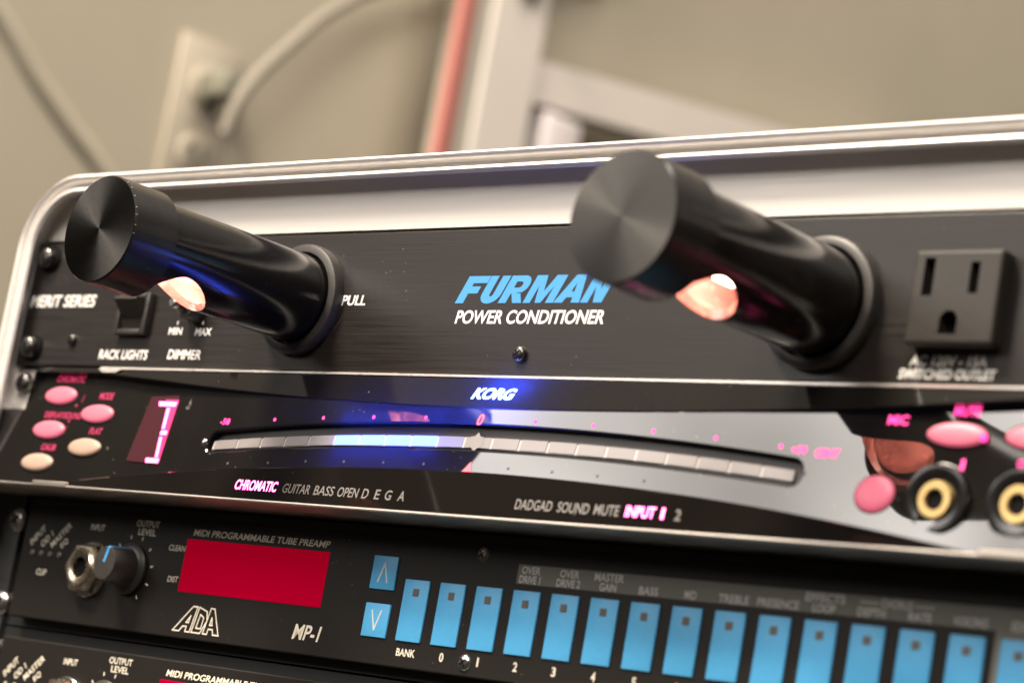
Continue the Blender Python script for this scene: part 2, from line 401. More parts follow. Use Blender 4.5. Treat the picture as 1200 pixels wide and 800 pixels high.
bn = bmesh.new(); box(bn, -838, -800, 815, 858, 200, 346, 5, 3)
o = finish('white_bin', bn, M['bin'], None, True); o['label'] = 'small white bin tucked under the sloping rail of the white shelf unit'; o['category'] = 'bin'
rd = bmesh.new(); box(rd, -806, -800, 707, 723, -600, 900, 2)
o = finish('red_post', rd, M['red_paint'], None, True); o['label'] = 'narrow faded red post standing beside the white shelf unit'; o['category'] = 'post'

# ================================================================== rack case
case = thing('rack_case', (0, 0, -300), 'rack case with a rounded bright aluminium front rim around the gear', 'rack case')
# rim: a profile swept round a rounded rectangle.  (d, y): d = distance in from the outer outline
prof = [(0, 16), (0, -3.5), (0.25, -5.6), (0.8, -7.0), (1.5, -7.6), (2.3, -7.2), (2.8, -6.2), (3.1, -3.6), (4.4, -3.2), (4.8, -5.4),
        (5.3, -6.4), (6.1, -6.7), (6.7, -6.3), (7.1, -5.4), (6.9, -4.9), (3.2, -1.2), (3.2, 10.0)]
X0, X1, Z0, Z1, RAD = -244.2, 244.2, -5 * U - 8, 22.4, 27.0
def outline(d, n=20):
    pts = []
    for cx, cz, a0 in ((X0 + RAD, Z1 - RAD, PI), (X1 - RAD, Z1 - RAD, PI / 2), (X1 - RAD, Z0 + RAD, 0), (X0 + RAD, Z0 + RAD, -PI / 2)):
        for k in range(n + 1):
            a = a0 - (PI / 2) * k / n
            pts.append((cx + (RAD - d) * math.cos(a), cz + (RAD - d) * math.sin(a)))
    return pts
bm = bmesh.new(); rings = [[bm.verts.new((x, y, z)) for x, z in outline(d)] for d, y in prof]
n = len(rings[0])
for A, B in zip(rings, rings[1:]):
    for i in range(n): bm.faces.new((A[i], A[(i + 1) % n], B[(i + 1) % n], B[i]))
fixn(bm); finish('front_rim', bm, M['alu'], case, True, 40)
bm = bmesh.new(); box(bm, X0 + 3, X1 - 3, 1.5, 4.0, 0.9, Z1 - 3); finish('top_plate', bm, M['alu_plate'], case)
bm = bmesh.new(); box(bm, X0 + 3, X0 + 20, 4.2, 9.0, Z0 + 3, 0.5); finish('rack_rail', bm, M['shell'], case)
bm = bmesh.new(); box(bm, X1 - 20, X1 - 3, 4.2, 9.0, Z0 + 3, 0.5); finish('rack_rail', bm, M['shell'], case)
bm = bmesh.new()
box(bm, X0 + .3, X1 - .3, 16.2, 320, Z1 - 6, Z1 - .3, 1.5); box(bm, X0 + .3, X1 - .3, 16.2, 320, Z0 + .3, Z0 + 6, 1.5)
box(bm, X0 + .6, X0 + 6, 16.2, 320, Z0 + 6.1, Z1 - 6.1); box(bm, X1 - 6, X1 - .6, 16.2, 320, Z0 + 6.1, Z1 - 6.1); box(bm, X0 + 6.1, X1 - 6.1, 314, 319, Z0 + 6.1, Z1 - 6.1)
finish('shell', bm, M['shell'], case)

# ================================================================== power conditioner
pw = thing('power_conditioner', (0, 0, -22), 'black brushed power conditioner in the top slot with two pulled out lamps', 'power unit')
bm = bmesh.new(); box(bm, -241.3, 241.3, 0, 3.2, -44.15, -0.35, 0.35, 2); finish('faceplate', bm, M['brushed'], pw)
bm = bmesh.new(); box(bm, -215, 215, 3.4, 200, -42.5, -2); finish('chassis', bm, M['shell'], pw)

P = Printer('lettering', M['white_ink'], pw)
P(text, 'MERIT SERIES', -239.0, -202.6, -23.5, -19.2, None, 0.16, 0.022)
P(text, 'RACK LIGHTS', -194.6, -168.8, -41.6, -38.3, None, 0.10, 0.022)
P(text, 'DIMMER', -158.2, -141.4, -41.2, -38.0, None, 0.10, 0.022)
P(text, 'MIN', -160.2, -153.4, -33.0, -30.6, None, 0.08, 0.02)
P(text, 'MAX', -146.6, -138.6, -33.2, -30.7, None, 0.08, 0.02)
P(text, 'PULL', -79.4, -68.9, -23.4, -20.2, None, 0.14, 0.022)
P(text, 'POWER CONDITIONER', -29.1, 28.7, -29.1, -25.0, None, 0.16, 0.024)
P(text, 'AC 120V - 15A', 131.9, 154.2, -39.5, -36.9, None, 0.14, 0.022)
P(text, 'SWITCHED OUTLET', 129.1, 157.1, -42.9, -40.3, None, 0.14, 0.022)
for x in (-156.4, -143.6): P(poly, [(x - .25, -29.6), (x + .25, -29.6), (x + .25, -28.4), (x - .25, -28.4)])
def arc_mark(bm, c, r, a0, a1, wd, n=16):
    o_ = [(c[0] + r * math.cos(a0 + (a1 - a0) * k / n), c[1] + r * math.sin(a0 + (a1 - a0) * k / n)) for k in range(n + 1)]
    i_ = [(c[0] + (r - wd) * math.cos(a0 + (a1 - a0) * k / n), c[1] + (r - wd) * math.sin(a0 + (a1 - a0) * k / n)) for k in range(n + 1)]
    for k in range(n): poly(bm, [o_[k], o_[k + 1], i_[k + 1], i_[k]])
P = Printer('printed_arc', M['grey_ink'], pw)
P(arc_mark, (-104, -12), 30, math.radians(-30), math.radians(-39), .16)

# the big blue name: heavy leaning block letters
bm = bmesh.new()
SH = 0.52
def L(pts):
    b0, h = -22.9, 8.15
    poly(bm, [(-30.8 + x + SH * y * h, b0 + y * h) for x, y in pts], None, 0.07)
L([(0, 0), (3.3, 0), (3.3, .36), (7.0, .36), (7.0, .62), (3.3, .62), (3.3, .74), (8.8, .74), (8.8, 1), (0, 1)])
import itertools
def ring_arc(cx, cy, rx, ry, a0, a1, n=10): return [(cx + rx * math.cos(a0 + (a1 - a0) * k / n), cy + ry * math.sin(a0 + (a1 - a0) * k / n)) for k in range(n + 1)]
L([(9.0, 1), (9.0, .34)] + ring_arc(12.9, .34, 3.9, .36, PI, 2 * PI)[1:] + [(16.8, 1), (13.6, 1), (13.6, .38)] + ring_arc(12.9, .36, .75, .12, 2 * PI, PI)[1:] + [(12.15, 1)])
# R built from three pieces with its counter left open
L([(17.4, 0), (20.5, 0), (20.5, 1), (17.4, 1)])
L([(20.5, .78), (22.4, .78)] + ring_arc(22.4, .67, .9, .11, PI / 2, -PI / 2) + [(20.5, .56), (20.5, .34), (22.6, .34)] + ring_arc(22.9, .67, 3.2, .33, -PI / 2, PI / 2) + [(20.5, 1)])
L([(20.8, .339), (23.1, 0), (26.6, 0), (24.0, .40), (22.2, .339)])
L([(27.2, 0), (30.0, 0), (30.0, .62), (31.9, 0), (34.1, 0), (35.9, .62), (35.9, 0), (38.9, 0), (38.9, 1), (34.8, 1), (33.0, .42), (31.3, 1), (27.2, 1)])
L([(39.0, 0), (42.4, 0), (43.0, .19), (45.4, .19), (45.9, 0), (49.0, 0), (45.6, 1), (42.3, 1)][:3] + [(43.0, .19), (43.6, .40), (44.2, .68), (44.5, .68), (42.3, 1)][1:2] + [(44.05, .72), (42.3, 1)])
L([(43.0, .19), (45.3, .19), (44.9, .40), (43.65, .40)])
L([(45.3, .19), (45.6, 0), (48.9, 0), (46.0, 1), (42.31, 1), (44.06, .72)])
L([(49.2, 0), (52.0, 0), (52.0, .56), (54.0, 0), (57.2, 0), (57.2, 1), (54.3, 1), (54.3, .46), (52.3, 1), (49.2, 1)])
finish('logo', bm, M['blue_ink'], pw)

# pull-out lamp tubes
def lamp(cx, cz, rc, rt, rring):
    bm = bmesh.new()   # hollow tube, open towards its lamp window
    outer = [(rt, 2.0), (rt, -60.6)]; n = 96
    prof_t = [(rt, 2.0), (rt, -66.4), (rt - 2.2, -66.4), (rt - 2.2, -1.0)]
    lathe(bm, (cx, cz), prof_t, n, cap0=True, cap1=True)
    fixn(bm)
    t = finish('light_tube', bm, M['black_tube'], pw, True, 40)
    t.data.materials.append(M['sleeve'])
    # window: rounded slot cut up through the lower side
    cb = bmesh.new(); pts = []
    hw = rt * .90
    for k in range(25):
        a = -PI / 2 + PI * k / 24; pts.append((cx - 1.0 + hw * math.sin(a), -56.0 + 15.5 * math.cos(a)))
    for k in range(1, 10):
        a = PI / 2 * k / 10; pts.append((cx - 1.0 + hw * math.cos(a) ** .8, -55.5 - 10.0 * math.sin(a)))
    pts += [(2 * (cx - 1.0) - q_[0], q_[1]) for q_ in pts[:24:-1]]
    A = [cb.verts.new((x, y, cz - rt - 6)) for x, y in pts]; B = [cb.verts.new((x, y, cz - 2.5)) for x, y in pts]
    cb.faces.new(A); cb.faces.new(B[::-1])
    for i in range(len(pts)): j = (i + 1) % len(pts); cb.faces.new((A[i], B[i], B[j], A[j]))
    fixn(cb)
    org = root_of(t).location
    cut = finish('cut', cb, M['void']); cut.location = (0, 0, 0)
    # both in world space: evaluate with the parent's offset applied
    boolean(t, cut)
    for p in t.data.polygons:      # lining inside
        c = p.center + org; rr = math.hypot(c.x / S - cx, c.z / S - cz)
        if rr < rt - 0.15 and -66.0 < c.y / S < -2: p.material_index = 1
    t.data.polygons.foreach_set('use_smooth', [True] * len(t.data.polygons)); t.data.set_sharp_from_angle(angle=math.radians(40))
    bm = bmesh.new()   # end cap
    lathe(bm, (cx, cz), [(rt - .4, -65.6), (rc, -65.8), (rc, -81.3)], 96, cap0=True, cap1=False, mi=0)
    fixn(bm); ec = finish('end_cap', bm, M['cap_side'], t, True, 40)
    bm = bmesh.new(); lathe(bm, (cx, cz), [(rc, -81.3), (rc - .35, -81.9)], 96, cap0=False, cap1=False); fixn(bm); finish('cap_edge', bm, M['cap_side'], t, True)
    bm = bmesh.new(); rs = lathe(bm, (cx, cz), [(rc - .35, -81.9), (rc * .5, -81.95), (rc * .06, -82.0)], 96, cap0=False, cap1=True)
    for f in bm.faces: f.normal_update()
    fixn(bm); finish('cap_face', bm, M['cap_metal'], t, True)
    bm = bmesh.new()   # mounting ring on the panel
    lathe(bm, (cx, cz), [(rring + .6, -0.02), (rring + .6, -2.4), (rring + .2, -3.4), (rring - .8, -3.9), (rt + .9, -3.9), (rt + .4, -3.0), (rt + .4, 0)], 80, cap0=False, cap1=False)
    fixn(bm); finish('mounting_ring', bm, M['ring'], t, True, 40)
    bm = bmesh.new(); lathe(bm, (cx, cz), [(rt - 2.3, -63.0), (rt - 3.6, -64.4), (rt * .4, -65.2), (.3, -65.4)], 48, cap0=False); fixn(bm)  # added warm disc that brightens the lamp window and its mirror image
    finish('added_reflector', bm, M['sleeve'], t, True, 60)
    bm = bmesh.new()   # bulb
    lathe(bm, (cx + 1.0, cz - 2.2), [(1.2, -32), (2.6, -34), (3.4, -36), (3.4, -44), (2.7, -47), (1.4, -49), (0.3, -49.5)], 24); fixn(bm)
    finish('bulb', bm, M['bulb'], t, True)
    return t
lamp(-97.0, -21.8, 16.1, 13.9, 17.0)
lamp(102.6, -23.8, 16.5, 14.3, 17.2)

# worn bright nicks on the left cap's edge
bm = bmesh.new()
random.seed(3)
for a in (14, 22, 36, 48, 58, 3, -6):
    r = 16.12; a = math.radians(a); s = random.uniform(.12, .3)
    lathe(bm, (-97.0 + r * math.cos(a), -21.8 + r * math.sin(a)), [(s, -81.5), (s * .6, -81.75)], 8)
fixn(bm); finish('edge_nicks', bm, M['chip'], pw)

# socket on the panel
bm = bmesh.new(); box(bm, 132.3, 157.8, -5.0, 0.2, -35.2, -11.2, 0.9, 3)
ou = finish('power_socket', bm, M['outlet'], pw)
cb = bmesh.new()
box(cb, 135.5, 138.6, -9, -1.0, -22.9, -13.2); box(cb, 149.0, 151.7, -9, -1.0, -22.4, -14.4)
c2 = bmesh.new()
gp = [(142.0, -32.6), (147.2, -32.6), (147.2, -29.2)] + [(144.6 + 2.6 * math.cos(a * PI / 12), -29.2 + 2.6 * math.sin(a * PI / 12)) for a in range(1, 12)] + [(142.0, -29.2)]
A = [cb.verts.new((x, -9, z)) for x, z in gp]; B = [cb.verts.new((x, -1, z)) for x, z in gp]
cb.faces.new(A); cb.faces.new(B[::-1])
for i in range(len(gp)): j = (i + 1) % len(gp); cb.faces.new((A[i], B[i], B[j], A[j]))
fixn(cb); boolean(ou, finish('cut', cb, M['void']))
bm = bmesh.new()
box(bm, 135.4, 138.7, -1.3, -0.5, -23.0, -13.1); box(bm, 148.9, 151.8, -1.3, -0.5, -22.5, -14.3); box(bm, 141.9, 147.3, -1.3, -0.5, -32.7, -26.5)
finish('slot_bottoms', bm, M['void'], ou)

# rocker switch
bm = bmesh.new()
for a in ((-186.6, -184.8, -33.4, -19.2), (-172.6, -170.4, -33.4, -19.2)): box(bm, a[0], a[1], -2.6, 0.1, a[2], a[3], .4)
box(bm, -184.7, -172.7, -2.6, 0.1, -33.4, -31.6, .4); box(bm, -184.7, -172.7, -2.6, 0.1, -21.0, -19.2, .4)
rs = finish('rocker_switch', bm, M['plastic'], pw, True, 40)
bm = bmesh.new()
pf = [(0.05, -21.1), (-5.8, -21.3), (-6.2, -22.2), (-1.4, -28.0), (-0.5, -31.4), (0.05, -31.5)]
A = [bm.verts.new((-184.4, y, z)) for y, z in pf]; B = [bm.verts.new((-173.0, y, z)) for y, z in pf]
bm.faces.new(A); bm.faces.new(B[::-1])
for i in range(len(pf)): j = (i + 1) % len(pf); bm.faces.new((A[i], A[j], B[j], B[i]))
fixn(bm); finish('rocker', bm, M['outlet'], rs)
# dimmer knob, screws
bm = bmesh.new(); lathe(bm, (-147.6, -24.9), [(4.3, 0), (4.3, -5.0), (3.9, -5.6), (1.9, -5.8), (1.8, -9.0)], 32, cap0=False); fixn(bm)
dk = finish('dimmer_knob', bm, M['plastic'], pw, True)
bm = bmesh.new(); lathe(bm, (-147.6, -24.9), [(1.75, -8.9), (1.7, -10.6), (1.2, -11.2)], 20); fixn(bm); finish('shaft_tip', bm, M['steel'], dk, True)
screw_head('panel_screw', (-210.6, -35.2), 0, 1.9, 1.6, pw, M['black_screw'])
screw_head('panel_screw', (-0.6, -38.1), 0, 2.3, 2.0, pw, M['black_screw'])
for sx_ in (-1, 1):
    for dz in (-15.9, 15.9):
        screw_head('rack_screw', (sx_ * 232.2, -22.2 + dz), -1.0, 3.7, 3.2, pw, M['black_screw'])
        bm = bmesh.new(); lathe(bm, (sx_ * 232.2, -22.2 + dz), [(4.9, -0.02), (4.9, -.7), (4.6, -1.05), (3.2, -1.05)], 32, cap0=False); fixn(bm)
        finish('screw_washer', bm, M['void'], pw, True)

# ================================================================== tuner
tn = thing('tuner', (0, 0, -66), 'glossy black rack tuner with a glowing blue meter bar and pink buttons', 'tuner')
MC = -8.0
def z_mt(x): return min(-47.6, -55.4 + 2.6 * (min(abs(x), 190) / 100) ** 2) if x > -150 else -49.5 + 2.6 * min(1, (-150 - x) / 40)
def z_mb(x): return max(-87.6, -74.5 - 4.2 * ((x - MC) / 100) ** 2)
SX0, SX1, SR = adj(-122.6, -70)[0], adj(109.2, -67)[0], 3.7
def cap_s(x):
    d = min(x - SX0, SX1 - x)
    return 1.0 if d > SR else math.sqrt(max(0, 1 - (1 - max(d, 0) / SR) ** 2))
def slot(x):
    t = -60.35 - 4.0 * ((x - MC) / 100) ** 2; b = -67.9 - 3.6 * ((x - MC) / 100) ** 2
    c = (t + b) / 2; h = (t - b) / 2 * cap_s(x); return c + h, c - h
def notch(x):   # cut-away upper corner that shows the metal ear
    return -45.05 if x > -225.5 else (-60.0 if x < -228.2 else -45.05 - 14.95 * (-225.5 - x) / 2.7)
xs = set([-241.2, -236, -229, -228.2, -225.5, 225.5])
x = -225.5
while x < 225: xs.add(round(x, 2)); x += 2.4
for k in range(13):
    a = PI / 2 * k / 12; xs.add(SX0 + SR * (1 - math.cos(a))); xs.add(SX1 - SR * (1 - math.cos(a)))
xs = sorted(xs)
bm = bmesh.new(); cols = []
for x in xs:
    zt = notch(x); mt = min(z_mt(x), zt); mb = z_mb(x)
    ins = SX0 <= x <= SX1
    if ins: st, sb = slot(x)
    else: st = sb = lin(0, *((slot(SX0)[0], 0, slot(SX0)[0], 1))) if x < SX0 else slot(SX1)[0]
    r = 0.5
    prof = []
    if zt > -46: prof += [(4, zt), (UP(x, zt), zt), (UP(x, mt + .3) , mt + .3), (UP(x, mt) + .35, mt - .05)]
    else: prof += [(4, zt), (MN(x, zt) + .3, zt), (MN(x, zt), zt - .01), (MN(x, zt), zt - .02)]
    q = mt - .25 if zt > -46 else zt - .05
    e_ = .35 * cap_s(x) if ins else 0.0
    prof += [(MN(x, q), q), (MN(x, st + .5), st + .5), (MN(x, st - (0 if ins else .1)) + e_, st - (0 if ins else .1))]
    ia = len(prof) - 1
    if SX0 < x < SX1: prof += [(MN(x, st) + 2.4, st), (MN(x, sb) + 2.4, sb)]
    else: prof += [(MN(x, st - (0 if ins else .2)) + e_, st - (0 if ins else .2)), (MN(x, st - (0 if ins else .3)) + e_, st - (0 if ins else .3))]
    prof += [(MN(x, sb - (0 if ins else .4)) + e_, sb - (0 if ins else .4)), (MN(x, sb - .5), sb - .5)]
    prof += [(MN(x, mb + .1), mb + .1), (LO(x, mb) + .5, mb), (LO(x, mb - .4), mb - .45), (LO(x, -87.9), -87.9), (4, -87.9)]
    cols.append([bm.verts.new((x, y, z)) for y, z in prof])
SLOT_I = 7
for A, B in zip(cols, cols[1:]):
    for i in range(len(A) - 1):
        f = bm.faces.new((A[i], A[i + 1], B[i + 1], B[i]))
        f.material_index = 1 if 6 <= i <= 8 and SX0 - .1 <= A[0].co.x and B[0].co.x <= SX1 + .1 else (2 if i == 1 else (3 if i >= 12 else 0))
bmesh.ops.remove_doubles(bm, verts=bm.verts[:], dist=0.004)
for f in bm.faces: f.smooth = True
for e_ in bm.edges: e_.smooth = abs(e_.verts[0].co.x - e_.verts[1].co.x) < 1e-4
fixn(bm)
# make sure the front looks outwards
body = finish('body', bm, [M['gloss'], M['slot'], M['gloss_strip'], M['gloss_lower']], tn)
me = body.data
av = sum(p.normal.y * p.area for p in me.polygons)
if av > 0: me.flip_normals()

bm = bmesh.new(); box(bm, -240.8, 240.8, 2.6, 4.6, -88.3, -45.2); finish('mounting_plate', bm, M['alu'], tn)
# bright strips put in for the edge highlights above and below the front
def edge_glint(z0, z1, y0, y1, xa, xb, wedge):
    bm = bmesh.new(); box(bm, xa, xb, y0, y1, z0, z1, .08, 1)
    return bm
bm = edge_glint(-45.35, -44.62, -1.5, 1.4, -190.5, 190.5, 1)
for s in (-1, 1):
    pts = [(s * 190.5, -45.36), (s * 178, -45.36), (s * 181, -46.6), (s * 188.0, -46.6)]
    A = [bm.verts.new((x, -2.35, z)) for x, z in pts]; B = [bm.verts.new((x, 1, z)) for x, z in pts]
    bm.faces.new(A); bm.faces.new(B[::-1])
    for i in range(4): j = (i + 1) % 4; bm.faces.new((A[i], B[i], B[j], A[j]))
fixn(bm); finish('bright_edge', bm, M['edge_glint'], tn)
bm = bmesh.new()
pf = [(-19.4, -87.95), (-19.5, -88.35), (-19.1, -88.7), (-3, -89.0), (4, -89.0), (4, -87.95)]
A = [bm.verts.new((-241, y, z)) for y, z in pf]; B = [bm.verts.new((241, y, z)) for y, z in pf]
bm.faces.new(A); bm.faces.new(B[::-1])
for i in range(len(pf)): j = (i + 1) % len(pf); bm.faces.new((A[i], A[j], B[j], B[i]))
for xa, xb in ((-190, -172), (172, 190)): box(bm, xa, xb, -19.75, -18.5, -88.6, -86.9, .2, 1)  # thick ends of the highlight, built as raised blocks
fixn(bm); finish('bright_edge', bm, M['alu_dark'], tn)
screw_head('rack_screw', (-235.4, -50.4), 2.5, 3.6, 3.0, tn, M['black_screw'])
screw_head('rack_screw', (234.6, -50.6), 2.5, 4.2, 3.0, tn, M['black_screw'])

# the meter: 21 lens segments at the bottom of the slot
def MB(x, z): return MN(x, z) + 1.9
meter = bmesh.new()
b_t = lambda x: -63.2 - 3.9 * ((x - MC) / 100) ** 2
b_b = lambda x: -66.35 - 3.7 * ((x - MC) / 100) ** 2
seps = [-120.9 + k * 10.78 for k in range(22)]
def dot(bm, c, r):
    x, z = adj(*c); y = MN(x, z)
    lathe(bm, (x, z), [(r, y - .05), (r * .88, y - .12)], 12, cap0=False)
def bar_piece(xa, xb, dy, over=0.0):
    bm = bmesh.new(); n = 4; T = []; Bt = []; T2 = []; B2 = []
    for k in range(n + 1):
        x = xa + (xb - xa) * k / n; t, b = b_t(x) + over, b_b(x) - over
        x, t = adj(x, t); b = adj(x, b)[1]
        T.append(bm.verts.new((x, MN(x, t) + dy, t))); Bt.append(bm.verts.new((x, MN(x, b) + dy, b)))
        T2.append(bm.verts.new((x, MN(x, t) + 2.35, t))); B2.append(bm.verts.new((x, MN(x, b) + 2.35, b)))
    for k in range(n):
        bm.faces.new((T[k], Bt[k], Bt[k + 1], T[k + 1])); bm.faces.new((T2[k], T[k], T[k + 1], T2[k + 1])); bm.faces.new((Bt[k], B2[k], B2[k + 1], Bt[k + 1]))
    bm.faces.new((T[0], T2[0], B2[0], Bt[0])); bm.faces.new((T2[-1], T[-1], Bt[-1], B2[-1]))
    fixn(bm); return bm
mt_ = finish('meter', bar_piece(-121.4, 105.0, 1.74, 0.0), M['bar_tick'], tn)
for k in range(21):
    m_ = M['bar']; lb = None
    if k in (5, 6, 7, 8): m_ = M['blue_led']; lb = 'meter segment lit bright blue'
    if k == 9: m_ = M['blue_glow']; lb = 'meter segment faintly tinted blue'
    g = .42
    finish('meter_segment', bar_piece(seps[k] + g, seps[k + 1] - g, 1.7), m_, mt_, label=lb)
bm = bmesh.new(); c = (-8.5, -64.6)   # centre marker: small four-pointed shape
pts = [(c[0] - 2.6, c[1] + 1.5), (c[0] - 1.0, c[1] + 1.7), (c[0] + .1, c[1] + 2.9), (c[0] + 1.2, c[1] + 1.7), (c[0] + 2.6, c[1] + 1.5), (c[0] + 2.6, c[1] - 1.5), (c[0] + 1.2, c[1] - 1.8), (c[0] + .1, c[1] - 3.0), (c[0] - 1.0, c[1] - 1.8), (c[0] - 2.6, c[1] - 1.5)]
poly(bm, pts, MN, -1.62); finish('centre_marker', bm, M['bar'], mt_)
bm = bmesh.new(); pc_ = adj(-123.6, -69.4); py_ = MN(*pc_)
lathe(bm, pc_, [(1.4, py_), (1.3, py_ - .4), (.8, py_ - .8), (.2, py_ - 1)], 16); fixn(bm); finish('slot_end_pin', bm, M['steel'], mt_, True)

# legends
P = Printer('lit_lettering', M['red_led'], tn)
for k in range(11):
    if k == 5: continue
    x = -8 + (k - 5) * 21.6; z = -58.1 - 3.6 * ((x + 8) / 100) ** 2
    P(dot, (x, z), .62)
P(text, '-50', -119.4, -115.0, -63.1, -61.0, MN, .0, 0.01, .1); P(text, '+50', 103.6, 108.4, -64.0, -61.9, MN, .0, 0.01, .1)
P(text, 'CENT', 111.2, 118.6, -64.8, -62.4, MN, .0, 0.015, .1)
P(text, 'MIC', 130.6, 136.6, -55.4, -52.9, MN, .0, 0.015, .1)
P(text, 'MUTE', 149.2, 156.6, -52.6, -50.3, MN, .0, 0.015, .1)
P(text, 'INPUT', 169.0, 177.2, -52.6, -50.3, MN, .0, 0.015, .1)
P(text, 'OUTPUT', 170.0, 178.0, -65.0, -63.0, MN, .0, 0.015, .1)
P(text, '1', 154.6, 155.6, -67.0, -63.6, MN, .0, 0.02, .1)
P(lathe, (157.4, -57.4), [(1.0, MN(157, -57.4) - .6), (.8, MN(157, -57.4) - 1.2)], 12, cap0=False)
P = Printer('dim_lettering', M['dim_red_ink'], tn)
P(text, 'CHROMATIC', -211.0, -195.6, -50.6, -48.2, MN, .08, 0.012, .1)
P(text, 'MODE', -184.6, -177.4, -56.2, -53.8, MN, .08, 0.012, .1)
P(text, 'DISPLAY/SOUND', -210.8, -190.6, -63.4, -61.2, MN, .08, 0.008, .1)
P(text, 'FLAT', -183.4, -177.0, -68.4, -66.2, MN, .08, 0.01, .1)
P(text, 'CALIB', -206.4, -198.6, -74.8, -72.6, MN, .08, 0.01, .1)
for a in ((-195.6, -58.7), (-196.6, -64.2)):
    P(dot, a, .5)
P(stroke, [(-193.4, -57.4), (-192.8, -55.0)], .25, MN, .1); P(stroke, [(-196.6, -66.0), (-197.4, -68.6)], .25, MN, .1)
P = Printer('lit_lettering', M['red_led_hot'], tn); P(text, 'CHROMATIC', -93.2, -74.4, -85.0, -81.6, LO, -0.34, 0.014, .1)
P(text, 'INPUT', 62.0, 72.0, -84.9, -81.7, LO, -0.34, 0.014, .1); P(text, '1', 74.0, 75.0, -84.9, -81.7, LO, -0.34, 0.012, .1)
P = Printer('lettering', M['grey_ink'], tn)
for s, a, b in (('GUITAR', -71.6, -59.6), ('BASS', -57.8, -49.4), ('OPEN', -47.8, -39.2), ('D', -37.4, -34.9), ('E', -32.2, -30.2), ('G', -28.0, -25.4), ('A', -22.6, -20.0),
                ('DADGAD', 22.8, 36.2), ('SOUND', 38.2, 49.4), ('MUTE', 51.2, 59.8), ('2', 78.6, 80.6)):
    P(text, s, a, b, -85.0, -81.9, LO, -0.34, 0.0, .08)
for k in range(9):
    if k == 4: continue
    x = -8 + (k - 4) * 16.6; z = -72.2 - 3.0 * ((x + 8) / 100) ** 2
    P(dot, (x, z), .45)
for x, z in ((-109.4, -75.6), (-91, -74.7), (-138.4, -58.0), (-137.6, -56.0), (-171.0, -73.0)):
    P(dot, (x, z), .45)
P(text, 'b', -137.8, -136.6, -58.6, -55.0, MN, .2, .0, .08)
bm = bmesh.new()
text(bm, '0', -8.6, -6.4, -59.9, -56.6, MN, .2, 0.006, .1)
poly(bm, [(-8.6, -73.9), (-5.0, -73.7), (-6.2, -70.9)], MN, .1); stroke(bm, [(-8.2, -74.35), (-5.4, -74.25)], .25, MN, .1)
finish('centre_legend', bm, M['red_mark'], tn)
bm = bmesh.new(); text(bm, 'KORG', -12.3, 3.4, -52.4, -48.7, UP, 0.12, 0.034, .1); finish('backlit_logo', bm, M['blue_logo'], tn)

# buttons
def lens(cx, cz, a, b, h, material, lb=None):
    cx, cz = adj(cx, cz)
    bm = bmesh.new(); y = MN(cx, cz)
    lathe(bm, (cx, cz), [(1, 0), (1, -.3 * h), (.93, -.62 * h), (.75, -.85 * h), (.45, -.97 * h), (.05, -h)], 40, cap0=False, ell=(a, b))
    for v in bm.verts: v.co.y += MN(v.co.x, v.co.z) + .02
    fixn(bm); bt = finish('button', bm, material, tn, True, 60, label=lb)
    bm = bmesh.new(); rs_ = lathe(bm, (cx, cz), [(1, 0), (1.001, 0)], 40, cap0=False, cap1=False, ell=(a, b))
    for k_, v in enumerate(rs_[0]): v.co.x = cx + (a - .2) * math.cos(2 * PI * k_ / 40); v.co.z = cz + (b - .2) * math.sin(2 * PI * k_ / 40)
    for k_, v in enumerate(rs_[1]): v.co.x = cx + (a + .45) * math.cos(2 * PI * k_ / 40); v.co.z = cz + (b + .45) * math.sin(2 * PI * k_ / 40)
    for v in bm.verts: v.co.y = MN(v.co.x, v.co.z) - .05
    finish('button_gap', bm, M['void'], bt); return bt
lens(-205.6, -55.3, 8.6, 3.1, 1.3, M['btn_pink'], 'oval button glowing pink')
lens(-182.6, -61.2, 8.6, 3.1, 1.3, M['btn_pink'], 'oval button glowing pink')
lens(-205.6, -67.5, 8.6, 3.1, 1.3, M['btn_pink'], 'oval button glowing pink')
lens(-183.0, -73.1, 8.6, 3.1, 1.3, M['btn_pale'], 'unlit cream oval button')
lens(-205.6, -79.2, 8.6, 3.1, 1.3, M['btn_pale'], 'unlit cream oval button')
lens(151.6, -57.4, 8.2, 3.1, 1.3, M['btn_pink'], 'oval button glowing pink')
lens(173.4, -57.4, 8.2, 3.1, 1.3, M['btn_pink'], 'oval button glowing pink')
lens(132.2, -73.4, 5.4, 4.7, 1.6, M['btn_pink'], 'round button glowing pink')

# digit window
bm = bmesh.new()
poly(bm, [(-157.6, -54.6), (-143.6, -54.0), (-142.4, -77.2), (-159.4, -76.7)], MN, .22)
dw = finish('digit_window', bm, M['digit_glass'], tn)
bm = bmesh.new(); poly(bm, [(-152.8, -55.6), (-143.2, -55.4), (-142.6, -77.0), (-150.2, -76.9), (-149.6, -75.2), (-146.6, -74.4), (-147.8, -66.0), (-148.8, -58.4), (-152.6, -58.0)], MN, .28)
finish('halo_patch', bm, M['digit_halo'], dw)  # halo of the lit digit, put in as a glowing patch
bm = bmesh.new()
poly(bm, [(-152.8, -56.2), (-143.6, -56.2), (-143.9, -57.7), (-152.2, -57.7)], MN, .34)
poly(bm, [(-147.9, -58.3), (-146.3, -58.3), (-145.5, -65.4), (-146.9, -65.4)], MN, .34)
poly(bm, [(-146.8, -66.0), (-143.6, -66.0), (-143.6, -67.4), (-146.8, -67.4)], MN, .34)
poly(bm, [(-146.6, -68.2), (-145.2, -68.2), (-144.0, -75.0), (-145.3, -75.0)], MN, .34)
poly(bm, [(-150.0, -75.4), (-143.0, -75.4), (-143.0, -76.9), (-149.6, -76.9)], MN, .34)
finish('digit_segments', bm, M['red_led_hot'], dw)

